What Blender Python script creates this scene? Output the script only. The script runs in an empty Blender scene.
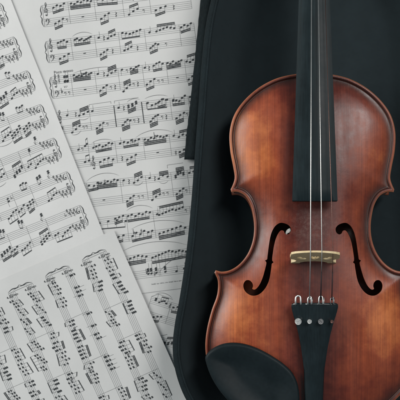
import bpy, bmesh, math, random
import numpy as np
from mathutils import Vector
from mathutils.geometry import delaunay_2d_cdt

random.seed(7)
S = bpy.context.scene
COL = S.collection
MM = 0.001
# ---------------------------------------------------------------- camera model: straight down, with lens rise
CX, CY, H, ZR = 250.0, 275.0, 820.0, 65.0       # the lens stands over this point of the layout, H mm above the violin's top

def at(px, py, z):
    """layout point (millimetres at the height of the violin top) -> x, y, z in millimetres at height z"""
    f = (H - (z - ZR)) / H
    return (CX + (px - CX) * f - 200.0, 200.0 - (CY + (py - CY) * f), z)

def yy(py, z):
    return at(CX, py, z)[1]

AX = 112.5                                        # x of the violin's long axis, mm

# ---------------------------------------------------------------- helpers
def link(name, me, mats, parent=None, smooth=True):
    o = bpy.data.objects.new(name, me)
    COL.objects.link(o)
    for m in (mats if isinstance(mats, (list, tuple)) else [mats]):
        me.materials.append(m)
    if parent is not None:
        o.parent = parent
    if smooth:
        me.polygons.foreach_set('use_smooth', [True] * len(me.polygons))
    return o

def mesh(name, verts, faces, mats, parent=None, smooth=True, mi=None, flip_check=False):
    me = bpy.data.meshes.new(name)
    me.from_pydata([(v[0] * MM, v[1] * MM, v[2] * MM) for v in verts], [], faces)
    if mi is not None:
        me.polygons.foreach_set('material_index', mi)
    me.update()
    if flip_check:
        bm = bmesh.new(); bm.from_mesh(me)
        bmesh.ops.recalc_face_normals(bm, faces=bm.faces)
        bm.to_mesh(me); bm.free()
    return link(name, me, mats, parent, smooth)

def tag(o, label=None, cat=None, group=None, kind=None):
    if label: o['label'] = label
    if cat: o['category'] = cat
    if group: o['group'] = group
    if kind: o['kind'] = kind
    return o

def empty(name, loc=(0, 0, 0)):
    o = bpy.data.objects.new(name, None)
    COL.objects.link(o)
    o.empty_display_size = 0.02
    return o

def spline(pts, n=8, closed=False):
    """Catmull-Rom (centripetal-ish) through points of any dimension"""
    P = [np.array(p, float) for p in pts]
    out = []
    m = len(P)
    for i in range(m if closed else m - 1):
        if closed:
            a, b, c, d = P[(i - 1) % m], P[i], P[(i + 1) % m], P[(i + 2) % m]
        else:
            b, c = P[i], P[i + 1]
            a = P[i - 1] if i else 2 * b - c
            d = P[i + 2] if i + 2 < m else 2 * c - b
        def tj(t, p, q): return t + max(np.linalg.norm(q - p), 1e-9) ** 0.5
        t0 = 0; t1 = tj(t0, a, b); t2 = tj(t1, b, c); t3 = tj(t2, c, d)
        for k in range(n):
            t = t1 + (t2 - t1) * k / n
            A1 = (t1 - t) / (t1 - t0) * a + (t - t0) / (t1 - t0) * b
            A2 = (t2 - t) / (t2 - t1) * b + (t - t1) / (t2 - t1) * c
            A3 = (t3 - t) / (t3 - t2) * c + (t - t2) / (t3 - t2) * d
            B1 = (t2 - t) / (t2 - t0) * A1 + (t - t0) / (t2 - t0) * A2
            B2 = (t3 - t) / (t3 - t1) * A2 + (t - t1) / (t3 - t1) * A3
            out.append((t2 - t) / (t2 - t1) * B1 + (t - t1) / (t2 - t1) * B2)
    if not closed:
        out.append(P[-1])
    return np.array(out)

def resample(poly, step, closed=True):
    p = np.asarray(poly, float)
    q = np.vstack([p, p[:1]]) if closed else p
    seg = np.linalg.norm(np.diff(q, axis=0), axis=1)
    L = np.concatenate([[0], np.cumsum(seg)])
    n = max(4, int(round(L[-1] / step)))
    t = np.linspace(0, L[-1], n + 1)
    if closed: t = t[:-1]
    return np.stack([np.interp(t, L, q[:, k]) for k in range(q.shape[1])], 1)

def area2(p):
    x, y = p[:, 0], p[:, 1]
    return 0.5 * np.sum(x * np.roll(y, -1) - np.roll(x, -1) * y)

def ccw(p):
    p = np.asarray(p, float)
    return p if area2(p) > 0 else p[::-1].copy()

def normals_in(p):
    """inward unit normals of a ccw closed polyline"""
    t = np.roll(p, -1, 0) - np.roll(p, 1, 0)
    t /= np.maximum(np.linalg.norm(t, axis=1, keepdims=True), 1e-9)
    return np.stack([-t[:, 1], t[:, 0]], 1)

def inside(pts, poly):
    x, y = pts[:, 0], pts[:, 1]
    r = np.zeros(len(pts), bool)
    n = len(poly); j = n - 1
    for i in range(n):
        xi, yi = poly[i]; xj, yj = poly[j]
        c = ((yi > y) != (yj > y)) & (x < (xj - xi) * (y - yi) / ((yj - yi) or 1e-12) + xi)
        r ^= c; j = i
    return r

def dist_to(pts, poly):
    a = poly; b = np.roll(poly, -1, 0)
    ab = b - a; L = np.maximum((ab ** 2).sum(1), 1e-12)
    out = np.empty(len(pts))
    for s in range(0, len(pts), 2000):
        p = pts[s:s + 2000, None, :]
        t = np.clip(((p - a) * ab).sum(2) / L, 0, 1)
        d = p - (a + t[..., None] * ab)
        out[s:s + 2000] = np.sqrt((d ** 2).sum(2).min(1))
    return out

def cdt(outer, holes=(), extra=None):
    """triangles filling outer minus holes; returns points, triangles and the index lists of the loops"""
    pts = [tuple(p) for p in outer]; edges = []
    def loop(s, n): edges.extend((s + i, s + (i + 1) % n) for i in range(n))
    loop(0, len(outer))
    for h in holes:
        s = len(pts); pts += [tuple(p) for p in h]; loop(s, len(h))
    if extra is not None and len(extra): pts += [tuple(p) for p in extra]
    r = delaunay_2d_cdt([Vector(p) for p in pts], edges, [], 0, 1e-6, True)
    v = np.array([(q.x, q.y) for q in r[0]])
    tris = [tuple(f) for f in r[2]]
    c = np.array([v[list(f)].mean(0) for f in tris])
    keep = inside(c, np.asarray(outer))
    for h in holes: keep &= ~inside(c, np.asarray(h))
    tris = [t if area2(v[list(t)]) > 0 else t[::-1] for t, k in zip(tris, keep) if k]
    o2n = {}
    for i, src in enumerate(r[3]):
        for q in src: o2n[q] = i
    loops = []; s = 0
    for l in [outer] + list(holes):
        loops.append([o2n[s + i] for i in range(len(l))]); s += len(l)
    return v, tris, loops

def tube(pts, r, n=10, caps=True, close=False):
    P = [np.array(p, float) for p in pts]
    V, F = [], []
    m = len(P)
    up = np.array([0, 0, 1.0])
    for i, p in enumerate(P):
        a = P[(i - 1) % m] if (i or close) else p
        b = P[(i + 1) % m] if (i < m - 1 or close) else p
        t = b - a; t /= max(np.linalg.norm(t), 1e-9)
        u = np.cross(t, up)
        if np.linalg.norm(u) < 1e-3: u = np.cross(t, [0, 1.0, 0])
        u /= np.linalg.norm(u); w = np.cross(u, t)
        ri = r[i] if hasattr(r, '__len__') else r
        for k in range(n):
            q = 2 * math.pi * k / n
            V.append(p + ri * (math.cos(q) * u + math.sin(q) * w))
    for i in range(m if close else m - 1):
        for k in range(n):
            j = (i + 1) % m
            F.append((i * n + k, i * n + (k + 1) % n, j * n + (k + 1) % n, j * n + k))
    if caps and not close:
        F.append(tuple(range(n))[::-1]); F.append(tuple((m - 1) * n + k for k in range(n)))
    return V, F

def loft(rings, cap0=True, cap1=True):
    """rings of equal length, closed around"""
    n = len(rings[0]); V = [p for r in rings for p in r]; F = []
    for i in range(len(rings) - 1):
        for k in range(n):
            F.append((i * n + k, i * n + (k + 1) % n, (i + 1) * n + (k + 1) % n, (i + 1) * n + k))
    if cap0: F.append(tuple(range(n))[::-1])
    if cap1: F.append(tuple((len(rings) - 1) * n + k for k in range(n)))
    return V, F

def lathe(cx, cy, prof, n=24):
    V, F = [], []
    for r, z in prof:
        for k in range(n):
            a = 2 * math.pi * k / n
            V.append((cx + r * math.cos(a), cy + r * math.sin(a), z))
    for i in range(len(prof) - 1):
        for k in range(n):
            F.append((i * n + k, i * n + (k + 1) % n, (i + 1) * n + (k + 1) % n, (i + 1) * n + k))
    F.append(tuple(range(n))[::-1]); F.append(tuple((len(prof) - 1) * n + k for k in range(n)))
    return V, F

def join(*parts):
    V, F = [], []
    for v, f in parts:
        s = len(V); V += list(v); F += [tuple(i + s for i in q) for q in f]
    return V, F

def sstep(a, b, x):
    t = np.clip((x - a) / (b - a), 0, 1)
    return t * t * (3 - 2 * t)

# ---------------------------------------------------------------- materials
class NT:
    def __init__(self, name):
        self.m = bpy.data.materials.new(name); self.m.use_nodes = True
        self.t = self.m.node_tree; self.n = self.t.nodes; self.n.clear()
        self.out = self.n.new('ShaderNodeOutputMaterial')
        self.b = self.n.new('ShaderNodeBsdfPrincipled')
        self.t.links.new(self.b.outputs[0], self.out.inputs[0])
        self.tc = self.n.new('ShaderNodeTexCoord')
    def l(self, a, b): self.t.links.new(a, b)
    def set(self, **k):
        for key, v in k.items():
            self.b.inputs[key.replace('_', ' ')].default_value = v
    def mapping(self, scale=(1, 1, 1), rot=(0, 0, 0)):
        mp = self.n.new('ShaderNodeMapping'); mp.inputs['Scale'].default_value = scale
        mp.inputs['Rotation'].default_value = rot
        self.l(self.tc.outputs['Object'], mp.inputs[0]); return mp.outputs[0]
    def noise(self, scale, detail=4, rough=0.55, vec=None, dist=0):
        x = self.n.new('ShaderNodeTexNoise'); x.inputs['Scale'].default_value = scale
        x.inputs['Detail'].default_value = detail; x.inputs['Roughness'].default_value = rough
        x.inputs['Distortion'].default_value = dist
        self.l(vec if vec is not None else self.tc.outputs['Object'], x.inputs['Vector'])
        return x.outputs['Fac']
    def ramp(self, fac, stops):
        r = self.n.new('ShaderNodeValToRGB'); e = r.color_ramp.elements
        while len(e) < len(stops): e.new(0.5)
        for el, (p, c) in zip(e, stops):
            el.position = p; el.color = (*c, 1) if len(c) == 3 else c
        self.l(fac, r.inputs[0]); return r.outputs[0]
    def mix(self, fac, a, b, mode='MIX'):
        x = self.n.new('ShaderNodeMix'); x.data_type = 'RGBA'; x.blend_type = mode
        for s, v in ((x.inputs[0], fac), (x.inputs[6], a), (x.inputs[7], b)):
            if isinstance(v, (int, float)): s.default_value = v
            elif isinstance(v, tuple): s.default_value = (*v, 1)
            else: self.l(v, s)
        return x.outputs[2]
    def math(self, op, a, b=0.0):
        x = self.n.new('ShaderNodeMath'); x.operation = op
        for s, v in ((x.inputs[0], a), (x.inputs[1], b)):
            if isinstance(v, (int, float)): s.default_value = v
            else: self.l(v, s)
        return x.outputs[0]
    def attr(self, name):
        a = self.n.new('ShaderNodeAttribute'); a.attribute_name = name; return a.outputs['Fac']
    def bump(self, h, strength=0.3, dist=0.0005):
        b = self.n.new('ShaderNodeBump'); b.inputs['Strength'].default_value = strength
        b.inputs['Distance'].default_value = dist
        self.l(h, b.inputs['Height']); self.l(b.outputs[0], self.b.inputs['Normal'])

def mat_paper(name, tint):
    t = NT(name)
    big = t.noise(14, 4, 0.6); fine = t.noise(900, 3, 0.6)
    c = t.ramp(big, [(0.3, tuple(v * 0.90 for v in tint)), (0.7, tint)])
    c = t.mix(t.math('MULTIPLY', fine, 0.3), c, (0.42, 0.43, 0.42))
    t.l(c, t.b.inputs['Base Color'])
    t.set(Roughness=0.82)
    t.b.inputs['Specular IOR Level'].default_value = 0.25
    t.bump(t.math('ADD', t.noise(600, 4), t.math('MULTIPLY', big, 2.0)), 0.12, 0.0003)
    return t.m

def mat_ink():
    t = NT('printing_ink')
    n = t.noise(420, 3, 0.6)
    t.l(t.ramp(n, [(0.3, (0.010, 0.013, 0.016)), (0.75, (0.045, 0.052, 0.056))]), t.b.inputs['Base Color'])
    t.set(Roughness=0.75); return t.m

def mat_grey_ink():
    t = NT('staff_line_ink')
    n = t.noise(160, 3, 0.6)
    t.l(t.ramp(n, [(0.3, (0.05, 0.058, 0.064)), (0.7, (0.13, 0.14, 0.148))]), t.b.inputs['Base Color'])
    t.set(Roughness=0.8); return t.m

def mat_top():
    t = NT('spruce_top_varnish')
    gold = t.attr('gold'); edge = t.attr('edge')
    v1 = t.mapping((1.0, 0.014, 0.02))
    grain = t.noise(1150, 2, 0.5, v1)                       # fine straight spruce grain
    grain2 = t.noise(240, 2, 0.5, v1)
    big = t.noise(26, 5, 0.6); mott = t.noise(95, 5, 0.65)
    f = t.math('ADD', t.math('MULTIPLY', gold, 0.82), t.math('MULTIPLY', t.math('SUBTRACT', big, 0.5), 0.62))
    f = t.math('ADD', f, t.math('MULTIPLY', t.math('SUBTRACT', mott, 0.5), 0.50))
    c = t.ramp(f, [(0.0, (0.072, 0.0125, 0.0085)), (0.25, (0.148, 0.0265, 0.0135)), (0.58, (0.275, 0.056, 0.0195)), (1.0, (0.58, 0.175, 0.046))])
    g = t.math('ADD', t.math('MULTIPLY', grain, 0.6), t.math('MULTIPLY', grain2, 0.4))
    gm = t.ramp(g, [(0.40, (0.58, 0.53, 0.50)), (0.58, (1.12, 1.10, 1.08))])
    c = t.mix(0.5, c, gm, 'MULTIPLY')
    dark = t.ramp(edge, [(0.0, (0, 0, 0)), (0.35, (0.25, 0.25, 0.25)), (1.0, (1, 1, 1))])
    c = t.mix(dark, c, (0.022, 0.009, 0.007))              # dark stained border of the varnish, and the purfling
    c = t.mix(t.attr('worn'), c, (0.30, 0.12, 0.062))     # varnish rubbed off the very edge
    sc = t.noise(60, 6, 0.75, t.mapping((1.0, 0.25, 1), (0, 0, 0.7)), 1.5)
    c = t.mix(t.math('MULTIPLY', t.ramp(sc, [(0.66, (0, 0, 0)), (0.74, (1, 1, 1))]), 0.22), c, (0.45, 0.22, 0.14))
    dust = t.math('MULTIPLY', t.attr('rosin'), t.ramp(t.noise(320, 5, 0.7), [(0.45, (0, 0, 0)), (0.75, (1, 1, 1))]))
    c = t.mix(t.math('MULTIPLY', dust, 0.13), c, (0.50, 0.42, 0.36))               # rosin dust under the strings
    t.l(c, t.b.inputs['Base Color'])
    smear = t.noise(17, 5, 0.6, t.mapping((1.0, 0.30, 1), (0, 0, -0.65)), 0.7)   # polish smears
    ro = t.ramp(t.math('ADD', t.math('MULTIPLY', smear, 0.8), t.math('MULTIPLY', mott, 0.2)), [(0.42, (0.27,) * 3), (0.62, (0.55,) * 3)])
    t.l(ro, t.b.inputs['Roughness'])
    t.set(Coat_Weight=0.05, Coat_Roughness=0.35)
    t.b.inputs['Specular IOR Level'].default_value = 0.42
    t.bump(t.math('ADD', t.math('MULTIPLY', g, 0.6), t.math('MULTIPLY', t.noise(40, 5, 0.6), 2.2)), 0.35, 0.0003)
    return t.m

def mat_varnish(name, a, b, rough=0.35):
    t = NT(name)
    n = t.noise(60, 4, 0.6, t.mapping((1, 1, 0.2)))
    t.l(t.ramp(n, [(0.3, a), (0.7, b)]), t.b.inputs['Base Color'])
    t.set(Roughness=rough, Coat_Weight=0.4, Coat_Roughness=0.2); return t.m

def mat_black(name, c, rough, spec=0.5, grain=(1, 0.04, 1), nscale=700, bump=0.15, amp=0.5):
    t = NT(name)
    n = t.noise(nscale, 3, 0.6, t.mapping(grain)); m = t.noise(35, 5, 0.65)
    f = t.math('ADD', t.math('MULTIPLY', n, 0.5), t.math('MULTIPLY', m, 0.5))
    t.l(t.ramp(f, [(0.3, tuple(v * (1 - amp) for v in c)), (0.7, tuple(v * (1 + amp) for v in c))]), t.b.inputs['Base Color'])
    r = t.ramp(m, [(0.3, (rough * 0.85,) * 3), (0.7, (min(1, rough * 1.15),) * 3)])
    t.l(r, t.b.inputs['Roughness'])
    t.b.inputs['Specular IOR Level'].default_value = spec
    t.bump(f, bump, 0.0004)
    return t.m

def mat_velvet(name, c):
    t = NT(name)
    n = t.noise(55, 5, 0.65); f = t.noise(1500, 3, 0.7)
    t.l(t.ramp(n, [(0.3, tuple(v * 0.9 for v in c)), (0.7, tuple(v * 1.08 for v in c))]), t.b.inputs['Base Color'])
    t.set(Roughness=0.95, Sheen_Weight=0.12, Sheen_Roughness=0.5)
    t.b.inputs['Sheen Tint'].default_value = (0.55, 0.75, 0.8, 1)
    t.b.inputs['Specular IOR Level'].default_value = 0.15
    t.bump(t.math('ADD', f, t.math('MULTIPLY', n, 3)), 0.5, 0.0006)
    return t.m

def mat_metal(name, c, rough):
    t = NT(name)
    n = t.noise(300, 3, 0.6)
    t.l(t.ramp(n, [(0.3, tuple(v * 0.85 for v in c)), (0.7, c)]), t.b.inputs['Base Color'])
    t.set(Metallic=1.0, Roughness=rough); return t.m

def mat_maple():
    t = NT('bridge_maple')
    n = t.noise(300, 4, 0.6, t.mapping((0.25, 1, 1)))
    m = t.noise(1600, 2, 0.5, t.mapping((0.3, 1, 1)))
    f = t.math('ADD', t.math('MULTIPLY', n, 0.6), t.math('MULTIPLY', m, 0.4))
    t.l(t.ramp(f, [(0.3, (0.60, 0.44, 0.22)), (0.7, (0.90, 0.745, 0.47))]), t.b.inputs['Base Color'])
    t.set(Roughness=0.5); t.bump(f, 0.2, 0.0003); return t.m

M_PAPER = [mat_paper('paper_cool_white', (0.665, 0.668, 0.662)), mat_paper('paper_grey_white', (0.625, 0.63, 0.622)),
           mat_paper('paper_soft_white', (0.645, 0.65, 0.643))]
M_INK = mat_ink(); M_LINE = mat_grey_ink()
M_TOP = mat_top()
M_RIB = mat_varnish('maple_rib_varnish', (0.10, 0.026, 0.012), (0.20, 0.05, 0.02))
M_NECK = mat_varnish('neck_varnish', (0.22, 0.08, 0.03), (0.32, 0.13, 0.05))
M_INNER = mat_black('unvarnished_shadowed_wood', (0.05, 0.05, 0.045), 0.8, 0.2)
M_EBONY = mat_black('ebony', (0.0085, 0.0155, 0.018), 0.45, 0.14)
M_CHIN = mat_black('chin_rest_ebony', (0.0078, 0.0135, 0.016), 0.5, 0.17, (1, 1, 1), 300, 0.15, 0.25)
M_TAIL = mat_black('tailpiece_ebony', (0.007, 0.013, 0.0155), 0.33, 0.35)
M_VELVET = mat_velvet('case_velvet', (0.0150, 0.0225, 0.0258))
M_SHELL = mat_black('case_shell_fabric', (0.0125, 0.0185, 0.021), 0.85, 0.08, (1, 1, 1), 1300, 0.5)
M_TABLE = mat_black('dark_table_cloth', (0.0115, 0.0175, 0.020), 0.9, 0.08, (1, 1, 1), 900, 0.4)
M_STEEL = mat_metal('polished_steel', (0.74, 0.74, 0.72), 0.40)
M_STRING = mat_metal('wound_string', (0.62, 0.62, 0.60), 0.42)
M_DULL = mat_metal('tarnished_steel', (0.34, 0.33, 0.33), 0.4)
M_SILK = mat_black('string_silk', (0.02, 0.012, 0.014), 0.7, 0.3)
M_GUT = mat_metal('dark_wound_string', (0.22, 0.13, 0.11), 0.4)
M_MAPLE = mat_maple()

# ================================================================ VIOLIN
violin = empty('violin')
violin.location = (AX * MM, yy(250, 20) * MM, 0.012)
tag(violin, 'reddish brown varnished violin with black fittings lying face up in the dark case', 'violin')
bpy.context.view_layer.update()
INV = violin.matrix_world.inverted()
def vp(o):
    o.parent = violin; o.matrix_parent_inverse = INV
    return o

# ---- outline (left half, layout millimetres), mirrored about the long axis
C0 = 312.5
seg_a = [(312.5, 72.2), (304, 72.6), (296, 73.8), (285, 75.8), (274, 79.2), (258, 88), (243.5, 101), (234, 115), (229.6, 131.5),
         (230.2, 151), (233.2, 167), (234.6, 178), (232.6, 185), (230.6, 189.2)]
seg_b = [(231.2, 192.0), (237.5, 191.8), (244.5, 195.2), (250.2, 204), (253.2, 216), (254.2, 228), (252.6, 241), (247.5, 254), (239, 264.5), (229.5, 270.3), (221, 271.6), (215.6, 270.2)]
seg_c = [(214.4, 272.6), (217.6, 280), (217.2, 294), (211.4, 311), (206.6, 331), (205.3, 348.5), (208.6, 368), (216, 384.5), (230.5, 401), (250, 416), (275, 428), (295, 434), (312.5, 436)]
half = np.vstack([resample(spline(s, 8), 1.6, False) for s in (seg_a, seg_b, seg_c)])
half = half[np.concatenate([[True], np.linalg.norm(np.diff(half, axis=0), axis=1) > 0.4])]
right = half[1:-1][::-1].copy(); right[:, 0] = 2 * C0 - right[:, 0]
OUT = np.vstack([half, right])                       # layout px, y down
OUTW = ccw(np.stack([OUT[:, 0] - 200, 200 - OUT[:, 1]], 1))   # mm at the plate's height

fl = [(243.5, 284), (244, 289), (247, 293), (252, 295.4), (258, 294.6), (264, 289.6), (268.6, 281), (271.2, 267), (271.7, 263.8), (273.2, 262.4), (272.1, 260.8), (273, 251), (275, 241),
      (277.8, 234.2), (280.6, 231), (283.2, 231.4), (284.4, 233.8), (287, 235), (289.8, 233), (290.6, 229.4), (288.6, 226.2), (285, 224.2),
      (280, 223.4), (275.5, 226), (272, 231.4), (269.6, 240), (267.4, 256), (266.8, 259.6), (265.0, 260.6), (266.2, 262.6), (265.2, 268), (261.8, 279.5), (258, 286.6), (254.6, 289.4),
      (252.4, 288.8), (252.9, 286.2), (252.3, 283), (249.5, 280.3), (246, 280.4)]
FL = spline(fl, 4, True)
FLW = ccw(np.stack([FL[:, 0] - 200, 200 - FL[:, 1]], 1))
FRW = FLW.copy(); FRW[:, 0] = 2 * AX - FRW[:, 0]; FRW = ccw(FRW)

# ---- arching: a membrane stretched over the outline
G = 2.0
x0, x1 = OUTW[:, 0].min() - 4, OUTW[:, 0].max() + 4
y0, y1 = OUTW[:, 1].min() - 4, OUTW[:, 1].max() + 4
gx = np.arange(x0, x1, G); gy = np.arange(y0, y1, G)
XX, YY = np.meshgrid(gx, gy)
gp = np.stack([XX.ravel(), YY.ravel()], 1)
msk = inside(gp, OUTW).reshape(XX.shape)
phi = np.zeros(XX.shape)
for _ in range(2600):
    phi[1:-1, 1:-1] = 0.25 * (phi[:-2, 1:-1] + phi[2:, 1:-1] + phi[1:-1, :-2] + phi[1:-1, 2:] + 1e-3)
    phi[~msk] = 0
phi /= phi.max()

def arch_phi(p):
    u = np.clip((p[:, 0] - x0) / G, 0, len(gx) - 1.001); v = np.clip((p[:, 1] - y0) / G, 0, len(gy) - 1.001)
    i = u.astype(int); j = v.astype(int); fu = u - i; fv = v - j
    return ((phi[j, i] * (1 - fu) + phi[j, i + 1] * fu) * (1 - fv) + (phi[j + 1, i] * (1 - fu) + phi[j + 1, i + 1] * fu) * fv)

def top_z(p, d):
    ar = 15.0 * np.maximum(arch_phi(p), 1e-4) ** 0.62
    z = ZR + ar * (1 - np.exp(-(np.maximum(d - 2.5, 0) / 13.0) ** 1.4))
    bead = 1.0 * sstep(0, 1.1, d) * (1 - sstep(2.2, 4.6, d))
    chan = -0.9 * sstep(2.2, 4.8, d) * (1 - sstep(6.5, 16, d))
    return z - 1.0 + bead + chan

nin = normals_in(OUTW)
extra = []
for k in (0.4, 0.9, 1.5, 2.2, 2.9, 3.3, 3.55, 3.8, 4.15, 4.5, 4.75, 5.0, 5.5, 6.4, 7.8):
    q = OUTW + nin * k
    ok = inside(q, OUTW); q = q[ok]
    extra.append(q[dist_to(q, OUTW) > k - 0.06])
g2 = np.arange(x0, x1, 2.2); g3 = np.arange(y0, y1, 2.2)
A, B = np.meshgrid(g2, g3); B = B.copy(); A = A + (np.arange(len(g3)) % 2)[:, None] * 1.1
q = np.stack([A.ravel(), B.ravel()], 1); q = q[inside(q, OUTW)]; q = q[dist_to(q, OUTW) > 9.0]
extra.append(q)
extra = np.vstack(extra)
for f in (FLW, FRW):
    no = -normals_in(f); extra = np.vstack([extra, f + no * 1.0, f + no * 2.1])
for f in (FLW, FRW):
    extra = extra[~inside(extra, f)]; extra = extra[dist_to(extra, f) > 0.85]
pv, pt, loops = cdt(OUTW, [FLW, FRW], extra)
dd = dist_to(pv, OUTW)
pz = top_z(pv, dd)
V = [(p[0], p[1], z) for p, z in zip(pv, pz)]
F = list(pt)
def skirt(idx, depth, inward=None, rings=1):
    base = []
    for i in idx: base.append(len(V)); V.append(V[i])
    for r in range(rings):
        s = len(V)
        for i in base: V.append((V[i][0], V[i][1], V[i][2] - depth / rings))
        n = len(base)
        for k in range(n): F.append((base[k], s + k, s + (k + 1) % n, base[(k + 1) % n]))
        base = list(range(s, s + n))
    return base
low = skirt(loops[0], 4.0, rings=2)
for lp in loops[1:]: skirt(lp[::-1], 3.2)
s = len(V); n = len(OUTW)                                 # underside lip back to the ribs
inn = OUTW + nin * 3.2
for p in inn: V.append((p[0], p[1], ZR - 5.0))
for k in range(n): F.append((low[k], s + k, s + (k + 1) % n, low[(k + 1) % n]))
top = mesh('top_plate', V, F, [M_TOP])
me = top.data
nv = len(V)
edge = np.zeros(nv); gold = np.zeros(nv); worn = np.zeros(nv)
va = np.array(V)
d_all = np.zeros(nv); d_all[:len(dd)] = dd
lx = np.abs(va[:, 0] - AX); ly = 200 - va[:, 1]
pu = lambda c, w: np.exp(-((d_all - c) / w) ** 2)
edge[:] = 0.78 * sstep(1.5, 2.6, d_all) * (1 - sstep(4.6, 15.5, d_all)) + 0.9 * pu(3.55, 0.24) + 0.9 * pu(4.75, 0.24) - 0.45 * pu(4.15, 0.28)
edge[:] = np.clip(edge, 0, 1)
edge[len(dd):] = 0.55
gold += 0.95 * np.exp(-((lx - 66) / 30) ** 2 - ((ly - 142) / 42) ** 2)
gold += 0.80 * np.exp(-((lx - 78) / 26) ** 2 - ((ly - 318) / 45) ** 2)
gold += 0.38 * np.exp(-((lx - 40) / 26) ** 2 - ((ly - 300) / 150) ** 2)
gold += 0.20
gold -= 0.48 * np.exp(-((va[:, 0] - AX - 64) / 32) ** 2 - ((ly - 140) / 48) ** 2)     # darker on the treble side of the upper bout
gold += 0.16 * np.exp(-((va[:, 0] - AX + 66) / 30) ** 2 - ((ly - 150) / 40) ** 2)   # more gold on the bass side of the upper bout
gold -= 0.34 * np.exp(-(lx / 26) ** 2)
worn[:len(dd)] = 0.8 * (1 - sstep(0.5, 1.3, dd))
worn[len(dd):] = 0.25
rosin = np.exp(-(lx / 26) ** 2 - ((ly - 228) / 22) ** 2)
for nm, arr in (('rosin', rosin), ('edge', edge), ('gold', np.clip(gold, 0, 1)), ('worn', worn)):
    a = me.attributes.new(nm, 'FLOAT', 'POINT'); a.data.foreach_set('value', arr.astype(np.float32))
vp(top)

# ---- ribs and back
ring = lambda inset, z: [(p[0], p[1], z) for p in (OUTW + nin * inset)]
Vr, Fr = loft([ring(3.2, ZR - 5.0), ring(3.2, 32.0)], False, False)
Fr = [f[::-1] for f in Fr]
vp(mesh('rib', Vr, Fr, M_RIB))
bk_extra = q[::3]
bv, bt, bl = cdt(OUTW, [], bk_extra)
bd = dist_to(bv, OUTW)
bz = 29.0 - 13.0 * np.maximum(arch_phi(bv), 0) ** 0.62 * sstep(2, 26, bd)
Vb = [(p[0], p[1], z) for p, z in zip(bv, bz)]
Fb = [t[::-1] for t in bt]
sb = len(Vb); Vb += [(p[0], p[1], z + 4) for p, z in zip(bv, bz)]
Fb += [tuple(i + sb for i in t) for t in bt]
n = len(bl[0])
for k in range(n):
    i, j = bl[0][k], bl[0][(k + 1) % n]; Fb.append((i, j, j + sb, i + sb))
vp(mesh('back_plate', Vb, Fb, M_RIB, flip_check=True))

# made-up pale chip, standing in for a glint in the left sound hole's eye
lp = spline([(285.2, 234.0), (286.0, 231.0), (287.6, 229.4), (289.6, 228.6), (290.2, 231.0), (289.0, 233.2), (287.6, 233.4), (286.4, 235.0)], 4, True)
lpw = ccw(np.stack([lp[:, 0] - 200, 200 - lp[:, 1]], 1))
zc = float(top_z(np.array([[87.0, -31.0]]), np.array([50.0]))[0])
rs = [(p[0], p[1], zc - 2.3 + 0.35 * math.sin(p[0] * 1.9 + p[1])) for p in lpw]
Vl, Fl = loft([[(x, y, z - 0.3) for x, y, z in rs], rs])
M_GLINT = mat_paper('glint_chip_pale', (0.42, 0.43, 0.41))
vp(mesh('glint_chip', Vl, Fl, M_GLINT, smooth=False))

# ---- neck, fingerboard
def fb_ring(py, hw, ztop, sag, thick, n=14):
    y = yy(py, ztop)
    r = []
    for k in range(n + 1):
        t = -1 + 2 * k / n
        r.append((AX + hw * t, y, ztop - sag * t * t))
    r.append((AX + hw * 0.985, y, ztop - thick)); r.append((AX - hw * 0.985, y, ztop - thick))
    return r
FBE, FBN = 201.0, -66.0
def fb_at(py):
    t = (py - FBN) / (FBE - FBN)
    return 13.0 + t * (21.9 - 13.0), 90.0 + t * 9.0
rings = []
for py in np.linspace(FBN, FBE - 0.8, 24):
    hw, zt = fb_at(py); rings.append(fb_ring(py, hw, zt, 3.6, 8.6))
hw, zt = fb_at(FBE); rings.append(fb_ring(FBE, hw - 0.6, zt - 0.5, 3.6, 7.8))
Vf, Ff = loft(rings)
fb = vp(mesh('fingerboard', Vf, Ff, M_EBONY, flip_check=True))
m_ = fb.modifiers.new('edge', 'EDGE_SPLIT'); m_.split_angle = math.radians(40)

def neck_ring(py, hw, zt, depth, n=14):
    y = yy(py, zt)
    r = [(AX - hw * math.cos(math.pi * k / n), y, zt - depth * math.sin(math.pi * k / n)) for k in range(n + 1)]
    return r
nr = []
for py, dep in ((-66, 12), (-40, 13), (0, 14), (30, 15), (48, 19), (58, 26), (66, 34), (76, 38)):
    hw, zt = fb_at(py); nr.append(neck_ring(py, hw * 0.93, zt - 8.3, dep))
Vn, Fn = loft(nr)
vp(mesh('neck', Vn, Fn, M_NECK, flip_check=True))
# nut, pegbox, pegs, scroll (beyond the frame's top)
yb = yy(-66, 88)
Vn, Fn = loft([fb_ring(-71, 13, 91.5, 3, 8), fb_ring(-66.3, 13, 92, 3, 9)])
vp(mesh('nut', Vn, Fn, M_EBONY, flip_check=True))
pr = []
for py, hw, zt, th in ((-71.2, 12.8, 84, 14), (-95, 12, 76, 20), (-125, 9.5, 66, 19), (-150, 7, 58, 14)):
    y = yy(py, zt); pr.append([(AX - hw, y, zt), (AX + hw, y, zt), (AX + hw * 0.9, y, zt - th), (AX - hw * 0.9, y, zt - th)])
Vn, Fn = loft(pr)
vp(mesh('pegbox', Vn, Fn, M_NECK, smooth=False, flip_check=True))
ysc = yy(-162, 52); sp = []
for k in range(60):
    a = k / 59 * 4.2 * math.pi; r = 15 - 11.5 * k / 59
    sp.append((AX, ysc + r * math.cos(a + 3.6), 50 + r * math.sin(a + 3.6)))
pieces = []
for sx in (-1, 1):
    pieces.append(tube([(AX + sx * (5 + 7 * k / 59), p[1], p[2]) for k, p in enumerate(sp)], [4.4 - 2.4 * k / 59 for k in range(60)], 8))
Vn, Fn = join(*pieces)
vp(mesh('scroll', Vn, Fn, M_NECK, flip_check=True))
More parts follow.
